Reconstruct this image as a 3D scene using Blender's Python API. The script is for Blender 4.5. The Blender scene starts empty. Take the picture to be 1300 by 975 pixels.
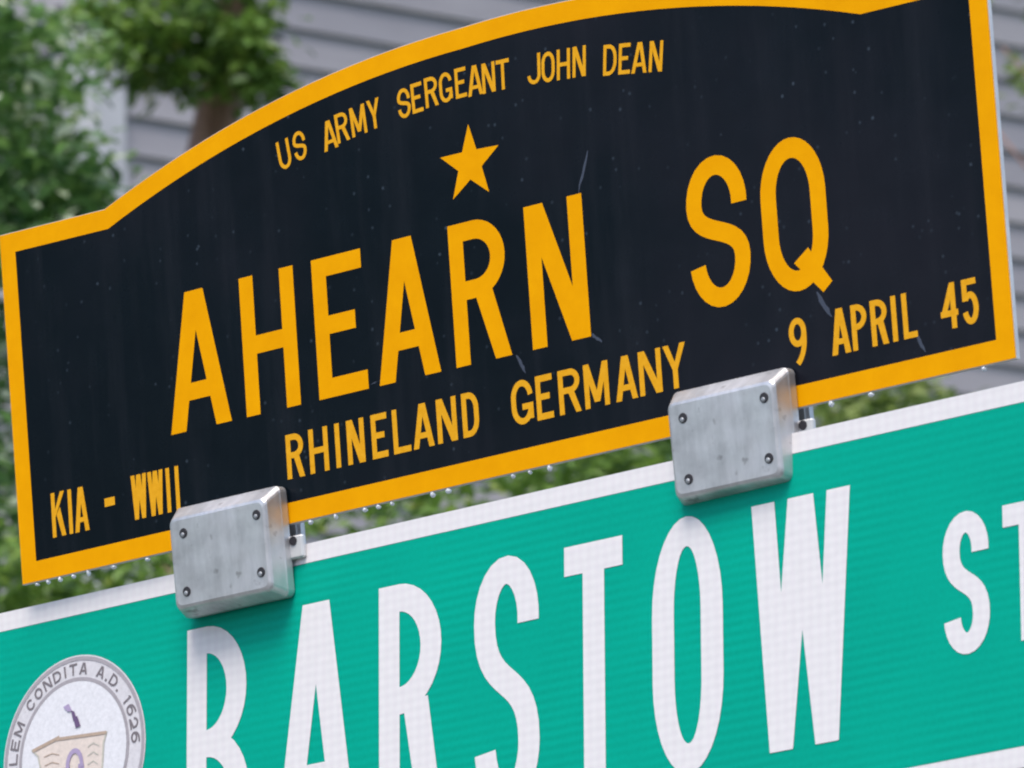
import bpy, bmesh, math, random
from mathutils import Matrix, Vector
from mathutils.geometry import delaunay_2d_cdt

random.seed(7)
SC = bpy.context.scene
COL = SC.collection

# ------------------------------------------------------------------ camera, sky, sun, exposure
F_PX = 10000.0                                   # focal length in pixels of a 1300 px wide picture
CAM = Vector((0.0, 0.0, 1.6))
up_c = Vector((-0.030, -0.972, 0.230)).normalized()      # world up seen from the camera (x right, y down, z forward)
fw_c = (Vector((0, 0, 1)) - up_c * up_c.z).normalized()
rt_c = fw_c.cross(up_c)
M3 = Matrix((rt_c, fw_c, up_c))                  # camera axes -> world axes


def c2w(p):
    return CAM + M3 @ Vector(p)


cam = bpy.data.cameras.new("camera")
cam.sensor_width = 36.0
cam.lens = 36.0 * F_PX / 1300.0
cam.clip_start = 0.1
cam.clip_end = 2000.0
cam.dof.use_dof = True
cam.dof.focus_distance = 6.75
cam.dof.aperture_fstop = 19.0
cam_o = bpy.data.objects.new("camera", cam)
COL.objects.link(cam_o)
mw = Matrix.Identity(4)
for i, v in enumerate((M3 @ Vector((1, 0, 0)), M3 @ Vector((0, -1, 0)), M3 @ Vector((0, 0, -1)))):
    for j in range(3):
        mw[j][i] = v[j]
mw.translation = CAM
cam_o.matrix_world = mw
SC.camera = cam_o

SUN_EL, SUN_AZ = math.radians(62), math.radians(197)     # azimuth clockwise from +Y (the view direction)
world = bpy.data.worlds.new("World")
SC.world = world
world.use_nodes = True
wn = world.node_tree.nodes
sky = wn.new("ShaderNodeTexSky")
sky.sky_type = 'NISHITA'
sky.sun_disc = False
sky.sun_elevation = SUN_EL
sky.sun_rotation = SUN_AZ
sky.air_density = 1.0
sky.dust_density = 2.0
sky.ozone_density = 0.8
bg = wn["Background"]
bg.inputs[1].default_value = 0.14
world.node_tree.links.new(sky.outputs[0], bg.inputs[0])
sun = bpy.data.lights.new("sun", 'SUN')
sun.energy = 1.6
sun.angle = math.radians(28)
sun.color = (1.0, 0.96, 0.90)
sun_o = bpy.data.objects.new("sun", sun)
COL.objects.link(sun_o)
sd = Vector((math.sin(SUN_AZ) * math.cos(SUN_EL), math.cos(SUN_AZ) * math.cos(SUN_EL), math.sin(SUN_EL)))
sun_o.rotation_euler = sd.to_track_quat('Z', 'Y').to_euler()
sun_o.location = (0, 0, 30)
SC.view_settings.view_transform = 'Standard'
SC.view_settings.look = 'None'
SC.view_settings.gamma = 1.0
SC.view_settings.exposure = 0.88
SC.render.engine = 'CYCLES'
SC.cycles.filter_width = 2.1


# ------------------------------------------------------------------ materials
class NT:
    def __init__(self, name, rough=0.5, metal=0.0, spec=0.5):
        self.m = bpy.data.materials.new(name)
        self.m.use_nodes = True
        self.t = self.m.node_tree
        self.p = self.t.nodes["Principled BSDF"]
        self.p.inputs["Roughness"].default_value = rough
        self.p.inputs["Metallic"].default_value = metal
        self.p.inputs["Specular IOR Level"].default_value = spec
        self.tc = self.t.nodes.new("ShaderNodeTexCoord")

    def n(self, kind, **kw):
        nd = self.t.nodes.new(kind)
        for k, v in kw.items():
            if k in nd.inputs.keys():
                nd.inputs[k].default_value = v
            else:
                setattr(nd, k, v)
        return nd

    def l(self, a, b):
        self.t.links.new(a, b)

    def noise(self, scale, detail=4, rough=0.6, coord="Object", stretch=None):
        nz = self.n("ShaderNodeTexNoise", Scale=scale, Detail=detail, Roughness=rough)
        if stretch:
            mp = self.n("ShaderNodeMapping")
            mp.inputs["Scale"].default_value = stretch
            self.l(self.tc.outputs[coord], mp.inputs[0])
            self.l(mp.outputs[0], nz.inputs["Vector"])
        else:
            self.l(self.tc.outputs[coord], nz.inputs["Vector"])
        return nz.outputs[0]

    def ramp(self, fac, stops):
        r = self.n("ShaderNodeValToRGB")
        el = r.color_ramp.elements
        while len(el) < len(stops):
            el.new(0.5)
        for e, (pos, c) in zip(el, stops):
            e.position = pos
            e.color = (*c, 1)
        self.l(fac, r.inputs[0])
        return r.outputs[0]

    def mix(self, fac, a, b, mode='MIX'):
        mx = self.n("ShaderNodeMix", data_type='RGBA', blend_type=mode)
        for s, v in ((mx.inputs[0], fac), (mx.inputs[6], a), (mx.inputs[7], b)):
            if hasattr(v, "is_linked"):
                self.l(v, s)
            else:
                s.default_value = v if isinstance(v, (int, float)) else (*v, 1)
        return mx.outputs[2]

    def stripes(self, axis, pitch):
        sp = self.n("ShaderNodeSeparateXYZ")
        self.l(self.tc.outputs["Object"], sp.inputs[0])
        a = self.n("ShaderNodeMath", operation='MULTIPLY')
        a.inputs[1].default_value = 2 * math.pi / pitch
        self.l(sp.outputs[axis], a.inputs[0])
        b = self.n("ShaderNodeMath", operation='SINE')
        self.l(a.outputs[0], b.inputs[0])
        c = self.n("ShaderNodeMath", operation='MULTIPLY_ADD')
        c.inputs[1].default_value = 0.5
        c.inputs[2].default_value = 0.5
        self.l(b.outputs[0], c.inputs[0])
        return c.outputs[0]

    def color(self, c):
        if hasattr(c, "is_linked"):
            self.l(c, self.p.inputs["Base Color"])
        else:
            self.p.inputs["Base Color"].default_value = (*c, 1)
        return self

    def bump(self, h, strength=0.2, dist=0.002):
        b = self.n("ShaderNodeBump", Strength=strength, Distance=dist)
        self.l(h, b.inputs["Height"])
        self.l(b.outputs[0], self.p.inputs["Normal"])
        return self


MAT = {}
# dark navy sheeting with dust specks
m = NT("navy_sheeting", 0.34, 0, 0.09)
vo = m.n("ShaderNodeTexVoronoi", Scale=70.0, Randomness=1.0)
m.l(m.tc.outputs["Object"], vo.inputs["Vector"])
spk = m.ramp(vo.outputs["Distance"], [(0.0, (1, 1, 1)), (0.15, (0, 0, 0))])
gate = m.ramp(m.noise(16, 3, 0.7), [(0.42, (0, 0, 0)), (0.64, (0.75, 0.75, 0.75))])
fac = m.mix(1.0, spk, gate, 'MULTIPLY')
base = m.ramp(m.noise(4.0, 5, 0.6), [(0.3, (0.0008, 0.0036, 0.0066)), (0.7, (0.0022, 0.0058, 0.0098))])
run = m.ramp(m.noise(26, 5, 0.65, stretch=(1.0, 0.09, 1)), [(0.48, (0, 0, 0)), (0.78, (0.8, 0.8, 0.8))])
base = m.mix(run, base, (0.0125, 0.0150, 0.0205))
sheen = m.ramp(m.noise(1.7, 5, 0.55), [(0.44, (0, 0, 0)), (0.66, (0.9, 0.9, 0.9))])  # broad greyer patches painted in for the panel's reflected sheen
base = m.mix(sheen, base, (0.0130, 0.0125, 0.0190))
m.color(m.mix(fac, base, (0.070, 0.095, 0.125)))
m.l(m.ramp(m.noise(30, 4, 0.7), [(0.3, (0.24,) * 3), (0.7, (0.38,) * 3)]), m.p.inputs["Roughness"])
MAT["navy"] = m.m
# yellow film
m = NT("amber_film", 0.5, 0, 0.03)
m.color(m.ramp(m.noise(28, 4, 0.65), [(0.25, (0.84, 0.345, 0.0005)), (0.75, (0.93, 0.405, 0.001))]))
MAT["amber"] = m.m
m = NT("pale_amber_film", 0.5, 0, 0.05)
m.color(m.ramp(m.noise(150, 3, 0.7), [(0.25, (0.76, 0.34, 0.008)), (0.75, (0.88, 0.43, 0.022))]))
MAT["amber2"] = m.m
m = NT("scuffed_film", 0.5)
m.color((0.042, 0.052, 0.080))
MAT["scuff"] = m.m
# green prismatic sheeting
m = NT("green_sheeting", 0.45, 0, 0.06)
st = m.stripes(1, 0.0081)
st = m.mix(m.ramp(m.noise(9, 4, 0.6), [(0.35, (0.15,) * 3), (0.65, (0.85,) * 3)]), (0.5, 0.5, 0.5), st)
g1 = m.mix(st, (0.000, 0.355, 0.243), (0.000, 0.420, 0.292))
g2 = m.ramp(m.noise(5, 5, 0.65), [(0.3, (0.88, 0.90, 0.91)), (0.7, (1.0,) * 3)])
g3 = m.ramp(m.noise(240, 2, 0.5), [(0.3, (0.94,) * 3), (0.7, (1.0,) * 3)])
m.color(m.mix(1.0, m.mix(1.0, g1, g2, 'MULTIPLY'), g3, 'MULTIPLY'))
MAT["green"] = m.m
# white prismatic sheeting
m = NT("white_sheeting", 0.42, 0, 0.4)
w1 = m.mix(m.stripes(1, 0.0081), (0.785, 0.760, 0.745), (0.82, 0.795, 0.775))
w2 = m.mix(m.stripes(0, 0.0092), (0.975, 0.962, 0.972), (1, 1, 1))
w3 = m.ramp(m.noise(110, 3, 0.6), [(0.3, (0.95, 0.94, 0.945)), (0.7, (1.0, 0.985, 0.995))])
m.color(m.mix(1.0, m.mix(1.0, w1, w2, 'MULTIPLY'), w3, 'MULTIPLY'))
MAT["white"] = m.m
# cast aluminium
m = NT("cast_aluminium", 0.36, 0.75, 0.5)
ca = m.ramp(m.noise(22, 4, 0.55), [(0.28, (0.44, 0.43, 0.435)), (0.5, (0.63, 0.62, 0.62)), (0.75, (0.76, 0.74, 0.755))])
cb = m.ramp(m.noise(46, 5, 0.6, stretch=(2.2, .35, 1)), [(0.32, (0.84,) * 3), (0.6, (1,) * 3)])
cd_ = m.ramp(m.noise(75, 2, 0.5), [(0.64, (1, 1, 1)), (0.74, (0.58, 0.56, 0.55))])
m.color(m.mix(1.0, m.mix(1.0, ca, cb, 'MULTIPLY'), cd_, 'MULTIPLY'))
m.l(m.ramp(m.noise(30, 5, 0.6), [(0.3, (0.38,) * 3), (0.7, (0.58,) * 3)]), m.p.inputs["Roughness"])
m.bump(m.noise(140, 4, 0.6), 0.16, 0.0006)
MAT["cast"] = m.m
m = NT("sheet_aluminium", 0.4, 0.2)
m.color(m.ramp(m.noise(40, 3), [(0.3, (0.60, 0.60, 0.60)), (0.7, (0.74, 0.73, 0.71))]))
MAT["alu"] = m.m
m = NT("dark_steel", 0.45, 0.6)
m.color((0.055, 0.05, 0.055))
MAT["steel"] = m.m
m = NT("galvanised_steel", 0.5, 0.6)
m.color(m.ramp(m.noise(30, 4), [(0.3, (0.30, 0.31, 0.32)), (0.7, (0.45, 0.46, 0.47))]))
MAT["galv"] = m.m
m = NT("water", 0.04, 0, 0.6)
m.color((0.93, 0.95, 0.97))
m.p.inputs["Transmission Weight"].default_value = 0.35
m.p.inputs["IOR"].default_value = 1.33
MAT["water"] = m.m
# seal prints
for nm, c in (("seal_ground", (0.70, 0.665, 0.68)), ("seal_field", (0.80, 0.78, 0.80)), ("seal_ink", (0.20, 0.17, 0.18)),
              ("seal_grey", (0.40, 0.36, 0.38)), ("seal_tan", (0.50, 0.37, 0.28)), ("seal_peach", (0.78, 0.66, 0.58)), ("seal_olive", (0.55, 0.52, 0.44)), ("seal_violet", (0.15, 0.09, 0.19)),
              ("seal_lilac", (0.42, 0.33, 0.50))):
    m = NT(nm, 0.45)
    m.color(m.ramp(m.noise(220, 3, 0.7), [(0.25, tuple(x * 0.86 for x in c)), (0.75, tuple(min(1, x * 1.08) for x in c))]))
    MAT[nm] = m.m
# house
m = NT("grey_clapboard_paint", 0.6)
cl = m.ramp(m.noise(6, 5, 0.65, stretch=(0.3, 3, 3)), [(0.25, (0.30, 0.278, 0.292)), (0.75, (0.375, 0.35, 0.362))])
oi = m.n("ShaderNodeObjectInfo")
cl = m.mix(1.0, cl, m.ramp(oi.outputs["Random"], [(0.0, (0.86, 0.86, 0.88)), (1.0, (1.04, 1.02, 1.0))]), 'MULTIPLY')
m.color(cl).bump(m.noise(60, 4, 0.7, stretch=(0.05, 1, 1)), 0.25, 0.002)
MAT["clap"] = m.m
m = NT("trim_paint", 0.55)
m.color(m.ramp(m.noise(9, 4), [(0.3, (0.45, 0.435, 0.45)), (0.7, (0.54, 0.525, 0.54))]))
MAT["trim"] = m.m
m = NT("window_glass", 0.06, 0, 0.6)
m.color((0.03, 0.035, 0.04))
MAT["glass"] = m.m
m = NT("roof_membrane", 0.8)
m.color((0.12, 0.12, 0.13))
MAT["roof"] = m.m
m = NT("painted_door", 0.45)
m.color((0.10, 0.03, 0.025))
MAT["door"] = m.m
m = NT("red_brick", 0.85)
bt = m.n("ShaderNodeTexBrick")
bt.inputs["Color1"].default_value = (0.20, 0.075, 0.05, 1)
bt.inputs["Color2"].default_value = (0.15, 0.055, 0.04, 1)
bt.inputs["Mortar"].default_value = (0.25, 0.23, 0.21, 1)
bt.inputs["Scale"].default_value = 4.0
m.l(m.tc.outputs["Object"], bt.inputs["Vector"])
m.color(bt.outputs[0])
MAT["brick"] = m.m
# ground
m = NT("lawn_soil", 0.9)
m.color(m.ramp(m.noise(3, 8, 0.7), [(0.3, (0.035, 0.06, 0.02)), (0.6, (0.06, 0.09, 0.03)), (0.8, (0.10, 0.085, 0.06))]))
MAT["ground"] = m.m
m = NT("asphalt", 0.85)
m.color(m.ramp(m.noise(40, 8, 0.75), [(0.3, (0.038,) * 3), (0.7, (0.065,) * 3)])).bump(m.noise(300, 4), 0.4, 0.004)
MAT["asphalt"] = m.m
m = NT("concrete", 0.85)
m.color(m.ramp(m.noise(14, 8, 0.7), [(0.3, (0.17, 0.165, 0.155)), (0.7, (0.25, 0.24, 0.225))]))
MAT["concrete"] = m.m
m = NT("road_paint", 0.7)
m.color((0.65, 0.48, 0.08))
MAT["road_paint"] = m.m
# bark
m = NT("reddish_bark", 0.85)
m.color(m.ramp(m.noise(26, 6, 0.7, stretch=(1, 1, 0.18)), [(0.3, (0.19, 0.095, 0.078)), (0.7, (0.46, 0.265, 0.21))]))
m.bump(m.noise(40, 5, 0.7, stretch=(1, 1, 0.2)), 0.6, 0.01)
MAT["bark_red"] = m.m
m = NT("grey_bark", 0.85)
m.color(m.ramp(m.noise(26, 6, 0.7, stretch=(1, 1, 0.18)), [(0.3, (0.03, 0.028, 0.024)), (0.7, (0.10, 0.085, 0.07))]))
MAT["bark"] = m.m


def leaf_mat(name, stops):
    m = NT(name, 0.42, 0, 0.5)
    at = m.n("ShaderNodeAttribute", attribute_name="shade")
    m.color(m.ramp(at.outputs["Fac"], stops))
    tr = m.n("ShaderNodeBsdfTranslucent")
    m.l(m.p.inputs["Base Color"].links[0].from_socket, tr.inputs[0])
    ms = m.n("ShaderNodeMixShader")
    ms.inputs[0].default_value = 0.40
    m.l(m.p.outputs[0], ms.inputs[1])
    m.l(tr.outputs[0], ms.inputs[2])
    m.l(ms.outputs[0], m.t.nodes["Material Output"].inputs[0])
    return m.m


MAT["leaf_a"] = leaf_mat("leaf_soft_green", [(0.0, (0.050, 0.120, 0.045)), (0.45, (0.135, 0.265, 0.065)), (0.80, (0.25, 0.395, 0.105)),
                                             (0.93, (0.35, 0.48, 0.17)), (0.95, (0.55, 0.62, 0.38)), (1.0, (0.75, 0.79, 0.60))])
MAT["leaf_b"] = leaf_mat("leaf_mid_green", [(0.0, (0.060, 0.120, 0.030)), (0.5, (0.175, 0.300, 0.052)), (0.85, (0.30, 0.42, 0.080)),
                                            (1.0, (0.52, 0.53, 0.15))])
MAT["leaf_c"] = leaf_mat("leaf_olive_green", [(0.0, (0.080, 0.135, 0.038)), (0.5, (0.20, 0.285, 0.062)), (0.9, (0.34, 0.41, 0.12)),
                                              (1.0, (0.50, 0.51, 0.22))])


# ------------------------------------------------------------------ object helpers
def tag(o, label=None, cat=None, group=None, kind=None):
    for k, v in (("label", label), ("category", cat), ("group", group), ("kind", kind)):
        if v:
            o[k] = v
    return o


def empty(name, mat4=None, loc=None):
    o = bpy.data.objects.new(name, None)
    o.empty_display_size = 0.1
    COL.objects.link(o)
    if mat4 is not None:
        o.matrix_world = mat4
    if loc is not None:
        o.location = loc
    return o


def mesh_obj(name, verts, faces, mat, parent=None, smooth=False):
    me = bpy.data.meshes.new(name)
    me.from_pydata([tuple(v) for v in verts], [], faces)
    me.update()
    me.materials.append(mat)
    if smooth:
        me.polygons.foreach_set("use_smooth", [True] * len(me.polygons))
    o = bpy.data.objects.new(name, me)
    COL.objects.link(o)
    if parent:
        o.parent = parent
    return o


def bm_obj(name, bm, mat, parent=None, smooth=False):
    me = bpy.data.meshes.new(name)
    bm.normal_update()
    bm.to_mesh(me)
    bm.free()
    me.materials.append(mat)
    if smooth:
        me.polygons.foreach_set("use_smooth", [True] * len(me.polygons))
    o = bpy.data.objects.new(name, me)
    COL.objects.link(o)
    if parent:
        o.parent = parent
    return o


def box_bm(bm, lo, hi):
    x0, y0, z0 = lo
    x1, y1, z1 = hi
    v = [bm.verts.new(p) for p in ((x0, y0, z0), (x1, y0, z0), (x1, y1, z0), (x0, y1, z0), (x0, y0, z1), (x1, y0, z1), (x1, y1, z1), (x0, y1, z1))]
    for f in ((3, 2, 1, 0), (4, 5, 6, 7), (0, 1, 5, 4), (1, 2, 6, 5), (2, 3, 7, 6), (3, 0, 4, 7)):
        bm.faces.new([v[i] for i in f])


def box(name, lo, hi, mat, parent=None, bevel=0.0):
    bm = bmesh.new()
    box_bm(bm, lo, hi)
    if bevel:
        bmesh.ops.bevel(bm, geom=bm.edges[:], offset=bevel, segments=2, affect='EDGES')
    return bm_obj(name, bm, mat, parent)


def union_polys(polys):
    """Overlapping polygons -> one flat triangulated sheet without overlaps."""
    verts, faces = [], []
    for p in polys:
        a = sum(p[i][0] * p[(i + 1) % len(p)][1] - p[(i + 1) % len(p)][0] * p[i][1] for i in range(len(p)))
        if abs(a) < 1e-12:
            continue
        if a < 0:
            p = p[::-1]
        faces.append(list(range(len(verts), len(verts) + len(p))))
        verts += [Vector((q[0], q[1])) for q in p]
    v, e, f, ov, oe, of = delaunay_2d_cdt(verts, [], faces, 0, 1e-7)
    return v, [tuple(t) for t, o in zip(f, of) if len(o)]


def flat(name, polys, z, mat, parent):
    v, f = union_polys(polys)
    return mesh_obj(name, [(q.x, q.y, z) for q in v], f, mat, parent)


def strip(pts, s, closed=False):
    """Quads along a centre line, thickness s."""
    P = []
    for p in pts:
        q = Vector((p[0], p[1]))
        if not P or (q - P[-1]).length > s * 0.02:
            P.append(q)
    if closed and (P[0] - P[-1]).length < s * 0.02:
        P.pop()
    n = len(P)
    off = []
    for i in range(n):
        if closed:
            a, b, c = P[i - 1], P[i], P[(i + 1) % n]
        else:
            a, b, c = P[max(i - 1, 0)], P[i], P[min(i + 1, n - 1)]
        d1 = (b - a).normalized() if (b - a).length > 1e-9 else (c - b).normalized()
        d2 = (c - b).normalized() if (c - b).length > 1e-9 else d1
        t = (d1 + d2)
        t = t.normalized() if t.length > 1e-6 else d1
        nn = Vector((-t.y, t.x))
        k = 1.0 / max(0.5, nn.dot(Vector((-d1.y, d1.x))))
        off.append(nn * (s * 0.5 * k))
    out = []
    for i in range(n if closed else n - 1):
        j = (i + 1) % n
        out.append([tuple(P[i] + off[i]), tuple(P[j] + off[j]), tuple(P[j] - off[j]), tuple(P[i] - off[i])])
    return out


def ell(cx, cy, rx, ry, a0, a1, n=14):
    return [(cx + rx * math.cos(math.radians(a0 + (a1 - a0) * i / n)), cy + ry * math.sin(math.radians(a0 + (a1 - a0) * i / n))) for i in range(n + 1)]


def bez(p0, p1, p2, p3, n=10):
    r = []
    for i in range(n + 1):
        t = i / n
        a, b, c, d = (1 - t) ** 3, 3 * t * (1 - t) ** 2, 3 * t * t * (1 - t), t ** 3
        r.append((a * p0[0] + b * p1[0] + c * p2[0] + d * p3[0], a * p0[1] + b * p1[1] + c * p2[1] + d * p3[1]))
    return r


def rect(x0, y0, x1, y1):
    return [(x0, y0), (x1, y0), (x1, y1), (x0, y1)]


def bowl(x0, y0, x1, y1, s):
    """Right-hand bowl from x0 out to x1 between the outer heights y0 and y1."""
    h2 = (y1 - y0 - s) / 2
    rx = min((x1 - x0) * 0.62, h2 * 1.0)
    ry = h2 if h2 < rx * 1.6 else rx * 1.5
    ry = min(ry, h2)
    xc = x1 - s / 2 - rx
    pts = [(x0, y1 - s / 2)] + ell(xc, y1 - s / 2 - ry, rx, ry, 90, 0, 9) + ell(xc, y0 + s / 2 + ry, rx, ry, 0, -90, 9) + [(x0, y0 + s / 2)]
    return strip(pts, s)


def glyph(ch, w, h, s):
    rx = (w - s) / 2
    cx = w / 2
    ry = min((h - s) / 2, max(rx * 1.35, 0.20 * h))
    dg = s * 1.12                                # horizontal width of a slanted stroke
    if ch == 'A':
        ap = max(dg * 1.18, 0.30 * w if w > 2.6 * s else dg)
        xl, xr = cx - ap / 2, cx + ap / 2
        yb0, yb1 = 0.215 * h, 0.215 * h + s * 0.95
        def xi(y): return dg + (xl + dg - dg) * y / h
        def xo(y): return w - dg - (w - dg - (xr - dg)) * y / h
        return [[(0, 0), (dg, 0), (xl + dg, h), (xl, h)], [(w - dg, 0), (w, 0), (xr, h), (xr - dg, h)],
                [(xi(yb0) - dg * .5, yb0), (xo(yb0) + dg * .5, yb0), (xo(yb1) + dg * .5, yb1), (xi(yb1) - dg * .5, yb1)]]
    if ch == 'B':
        return [rect(0, 0, s, h)] + bowl(s * .5, h * 0.50 - s / 2, w * 0.985, h, s) + bowl(s * .5, 0, w * 1.03, h * 0.50 + s / 2, s)
    if ch == 'C':
        return strip(ell(cx, h - s / 2 - ry, rx, ry, 28, 180) + ell(cx, s / 2 + ry, rx, ry, 180, 332), s)
    if ch == 'D':
        r = min(w - s, h * .3)
        xc = w - s / 2 - (w - s) * .62
        rr = (w - s) * .62
        yy = min(rr * 1.4, (h - s) / 2)
        return [rect(0, 0, s, h)] + strip([(s * .5, h - s / 2)] + ell(xc, h - s / 2 - yy, rr, yy, 90, 0, 9) + ell(xc, s / 2 + yy, rr, yy, 0, -90, 9) + [(s * .5, s / 2)], s)
    if ch == 'E':
        return [rect(0, 0, s, h), rect(0, 0, w, s * 1.04), rect(0, h - s * 1.04, w, h), rect(0, h * .515 - s / 2, w * .82, h * .515 + s / 2)]
    if ch == 'G':
        return strip(ell(cx, h - s / 2 - ry, rx, ry, 8, 180) + ell(cx, s / 2 + ry, rx, ry, 180, 345), s) + [rect(w - s, s * .7, w, h * .46), rect(cx, h * .46 - s, w, h * .46)]
    if ch == 'H':
        return [rect(0, 0, s, h), rect(w - s, 0, w, h), rect(0, h * .5 - s / 2, w, h * .5 + s / 2)]
    if ch == 'I':
        return [rect(cx - s / 2, 0, cx + s / 2, h)]
    if ch == 'J':
        return strip([(w - s / 2, h)] + ell(cx, s / 2 + ry * .8, rx, ry * .8, 0, -180), s)
    if ch == 'K':
        return [rect(0, 0, s, h), [(s * .5, h * .34), (s * .5, h * .34 + s * 1.5), (w - dg, h), (w, h)], [(s * 1.3, h * .50), (s * 1.3 + dg * .9, h * .66), (w, 0), (w - dg, 0)]]
    if ch == 'L':
        return [rect(0, 0, s, h), rect(0, 0, w, s)]
    if ch == 'M':
        return [rect(0, 0, s, h), rect(w - s, 0, w, h), [(0, h), (dg, h), (cx + dg / 2, h * .12), (cx - dg / 2, h * .12)], [(w - dg, h), (w, h), (cx + dg / 2, h * .12), (cx - dg / 2, h * .12)]]
    if ch == 'N':
        return [rect(0, 0, s, h), rect(w - s, 0, w, h), [(0, h), (dg * 1.15, h), (w, 0), (w - dg * 1.15, 0)]]
    if ch in 'OQ0':
        ro = max(ry + s / 2, h * .37)
        so = s * 1.06
        outer = ell(cx, h - ro, w / 2, ro, 0, 180, 18) + ell(cx, ro, w / 2, ro, 180, 360, 18)
        inner = ell(cx, h - ro, w / 2 - s, ro - so, 0, 180, 18) + ell(cx, ro, w / 2 - s, ro - so, 180, 360, 18)
        nn_ = len(outer)
        r = [[outer[k], outer[(k + 1) % nn_], inner[(k + 1) % nn_], inner[k]] for k in range(nn_)]
        if ch == 'Q':
            r = r + [[(cx - s * .25, h * .185), (cx + s * .72, h * .265), (w * 1.0, s * .12), (w - s * .62, -s * .35)]]
        return r
    if ch == 'P':
        return [rect(0, 0, s, h)] + bowl(s * .5, h * .44, w, h, s)
    if ch == 'R':
        yb = h * .455
        return [rect(0, 0, s, h)] + bowl(s * .5, yb, w * .985, h, s) + [[(w * .48 - dg * .3, yb + s * .5), (w * .48 + dg * .8, yb + s * .5), (w, 0), (w - dg, 0)]]
    if ch == 'S':
        top = ell(cx, h - s / 2 - ry, rx, ry, -6, 180)
        bot = ell(cx, s / 2 + ry, rx, ry, 0, -174)
        a, b = top[-1], bot[0]
        g = (a[1] - b[1])
        mid = bez(a, (a[0], a[1] - g * .62), (b[0], b[1] + g * .62), b, 14)
        return strip(top + mid[1:-1] + bot, s)
    if ch == 'T':
        return [rect(cx - s / 2, 0, cx + s / 2, h), rect(0, h - s * 1.05, w, h)]
    if ch == 'U':
        return strip([(s / 2, h)] + ell(cx, s / 2 + ry, rx, ry, 180, 360) + [(w - s / 2, h)], s)
    if ch == 'W':
        k = dg * .92
        q1, q2 = w * .27, w * .73
        c0 = cx - k * .62
        return [[(0, h), (k, h), (q1 + k * .5, 0), (q1 - k * .5, 0)], [(cx - k * .55, h), (cx + k * .55, h), (q1 + k * .5, 0), (q1 - k * .5, 0)],
                [(cx - k * .55, h), (cx + k * .55, h), (q2 + k * .5, 0), (q2 - k * .5, 0)], [(w - k, h), (w, h), (q2 + k * .5, 0), (q2 - k * .5, 0)]]
    if ch == 'Y':
        return [rect(cx - s / 2, 0, cx + s / 2, h * .46), [(0, h), (dg, h), (cx + s / 2, h * .42), (cx - s / 2, h * .42)], [(w - dg, h), (w, h), (cx + s / 2, h * .42), (cx - s / 2, h * .42)]]
    if ch == '9':
        ry2 = h * .25
        return strip(ell(cx, h - s / 2 - ry2, rx, ry2, 0, 360, 26)[:-1], s, True) + strip([(w - s / 2, h - s / 2 - ry2)] + bez((w - s / 2, h * .6), (w - s / 2, h * .35), (cx + rx * .7, h * .15), (cx - rx * .25, 0), 10), s)
    if ch == '4':
        return [rect(w * .74 - s / 2, 0, w * .74 + s / 2, h), rect(0, h * .27, w, h * .27 + s), [(0, h * .27 + s * .2), (dg, h * .27 + s * .2), (w * .74 + s * .5, h), (w * .74 - s * .5, h)]]
    if ch == '5':
        r3 = h * .29
        return [rect(s * .1, h - s, w * .92, h), rect(s * .1, h * .52, s * 1.1, h)] + strip(ell(cx, s / 2 + r3, rx, r3, 140, -165, 20), s)
    if ch == '6':
        r3 = h * .27
        return strip(ell(cx, s / 2 + r3, rx, r3, 0, 360, 22)[:-1], s, True) + strip([(s / 2, s / 2 + r3)] + bez((s / 2, h * .5), (s / 2, h * .8), (cx, h), (w, h * .93), 10), s)
    if ch == '1':
        return [rect(cx - s / 2, 0, cx + s / 2, h), [(cx - s * 1.4, h * .78), (cx - s * .4, h * .78), (cx + s * .5, h), (cx - s * .5, h)]]
    if ch == '2':
        return strip(ell(cx, h - s / 2 - ry, rx, ry, 170, -20) + [(s * .6, s * .8)], s) + [rect(0, 0, w, s)]
    if ch == '-':
        return [rect(0, h * .5 - s * .6, w, h * .5 + s * .6)]
    if ch == '.':
        return [rect(cx - s * .6, 0, cx + s * .6, s * 1.2)]
    return [rect(0, 0, w, h)]


NAMES = {'-': 'dash', '9': 'numeral', '4': 'numeral', '5': 'numeral', '1': 'numeral', '6': 'numeral', '2': 'numeral', '.': 'full_stop'}


def put(ch, x, y, w, h, s, z, mat, parent, rot=0.0, name=None):
    """One letter: lower left corner (x, y) (or its centre foot when rotated) in the plane of the sign."""
    polys = glyph(ch, w, h, s)
    c, sn = math.cos(rot), math.sin(rot)
    out = []
    for p in polys:
        out.append([(x + c * q[0] - sn * q[1], y + sn * q[0] + c * q[1]) for q in p])
    return flat(name or NAMES.get(ch, 'letter'), out, z, mat, parent)


class Plane:
    """A sign's plane: local x along the blade, y up, z towards the street."""
    def __init__(self, Rm, t):
        self.R = Matrix(Rm)
        self.t = Vector(t)
        r1, r2 = self.R.col[0], self.R.col[1]
        H = Matrix(((r1[0], r2[0], t[0]), (r1[1], r2[1], t[1]), (r1[2], r2[2], t[2])))
        self.Hi = H.inverted()
        X = M3 @ r1
        Y = M3 @ (-r2)
        Zd = X.cross(Y)
        m4 = Matrix.Identity(4)
        for i, v in enumerate((X, Y, Zd)):
            for j in range(3):
                m4[j][i] = v[j]
        m4.translation = c2w(t)
        self.m4 = m4

    def uv(self, px, py):
        s = self.Hi @ Vector(((px - 650) / F_PX, (py - 487.5) / F_PX, 1))
        return (s.x / s.z, -s.y / s.z)

    def fit_line(self, b0, b1):
        a, b = self.uv(*b0), self.uv(*b1)
        return lambda u: a[1] + (b[1] - a[1]) * (u - a[0]) / (b[0] - a[0])


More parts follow.
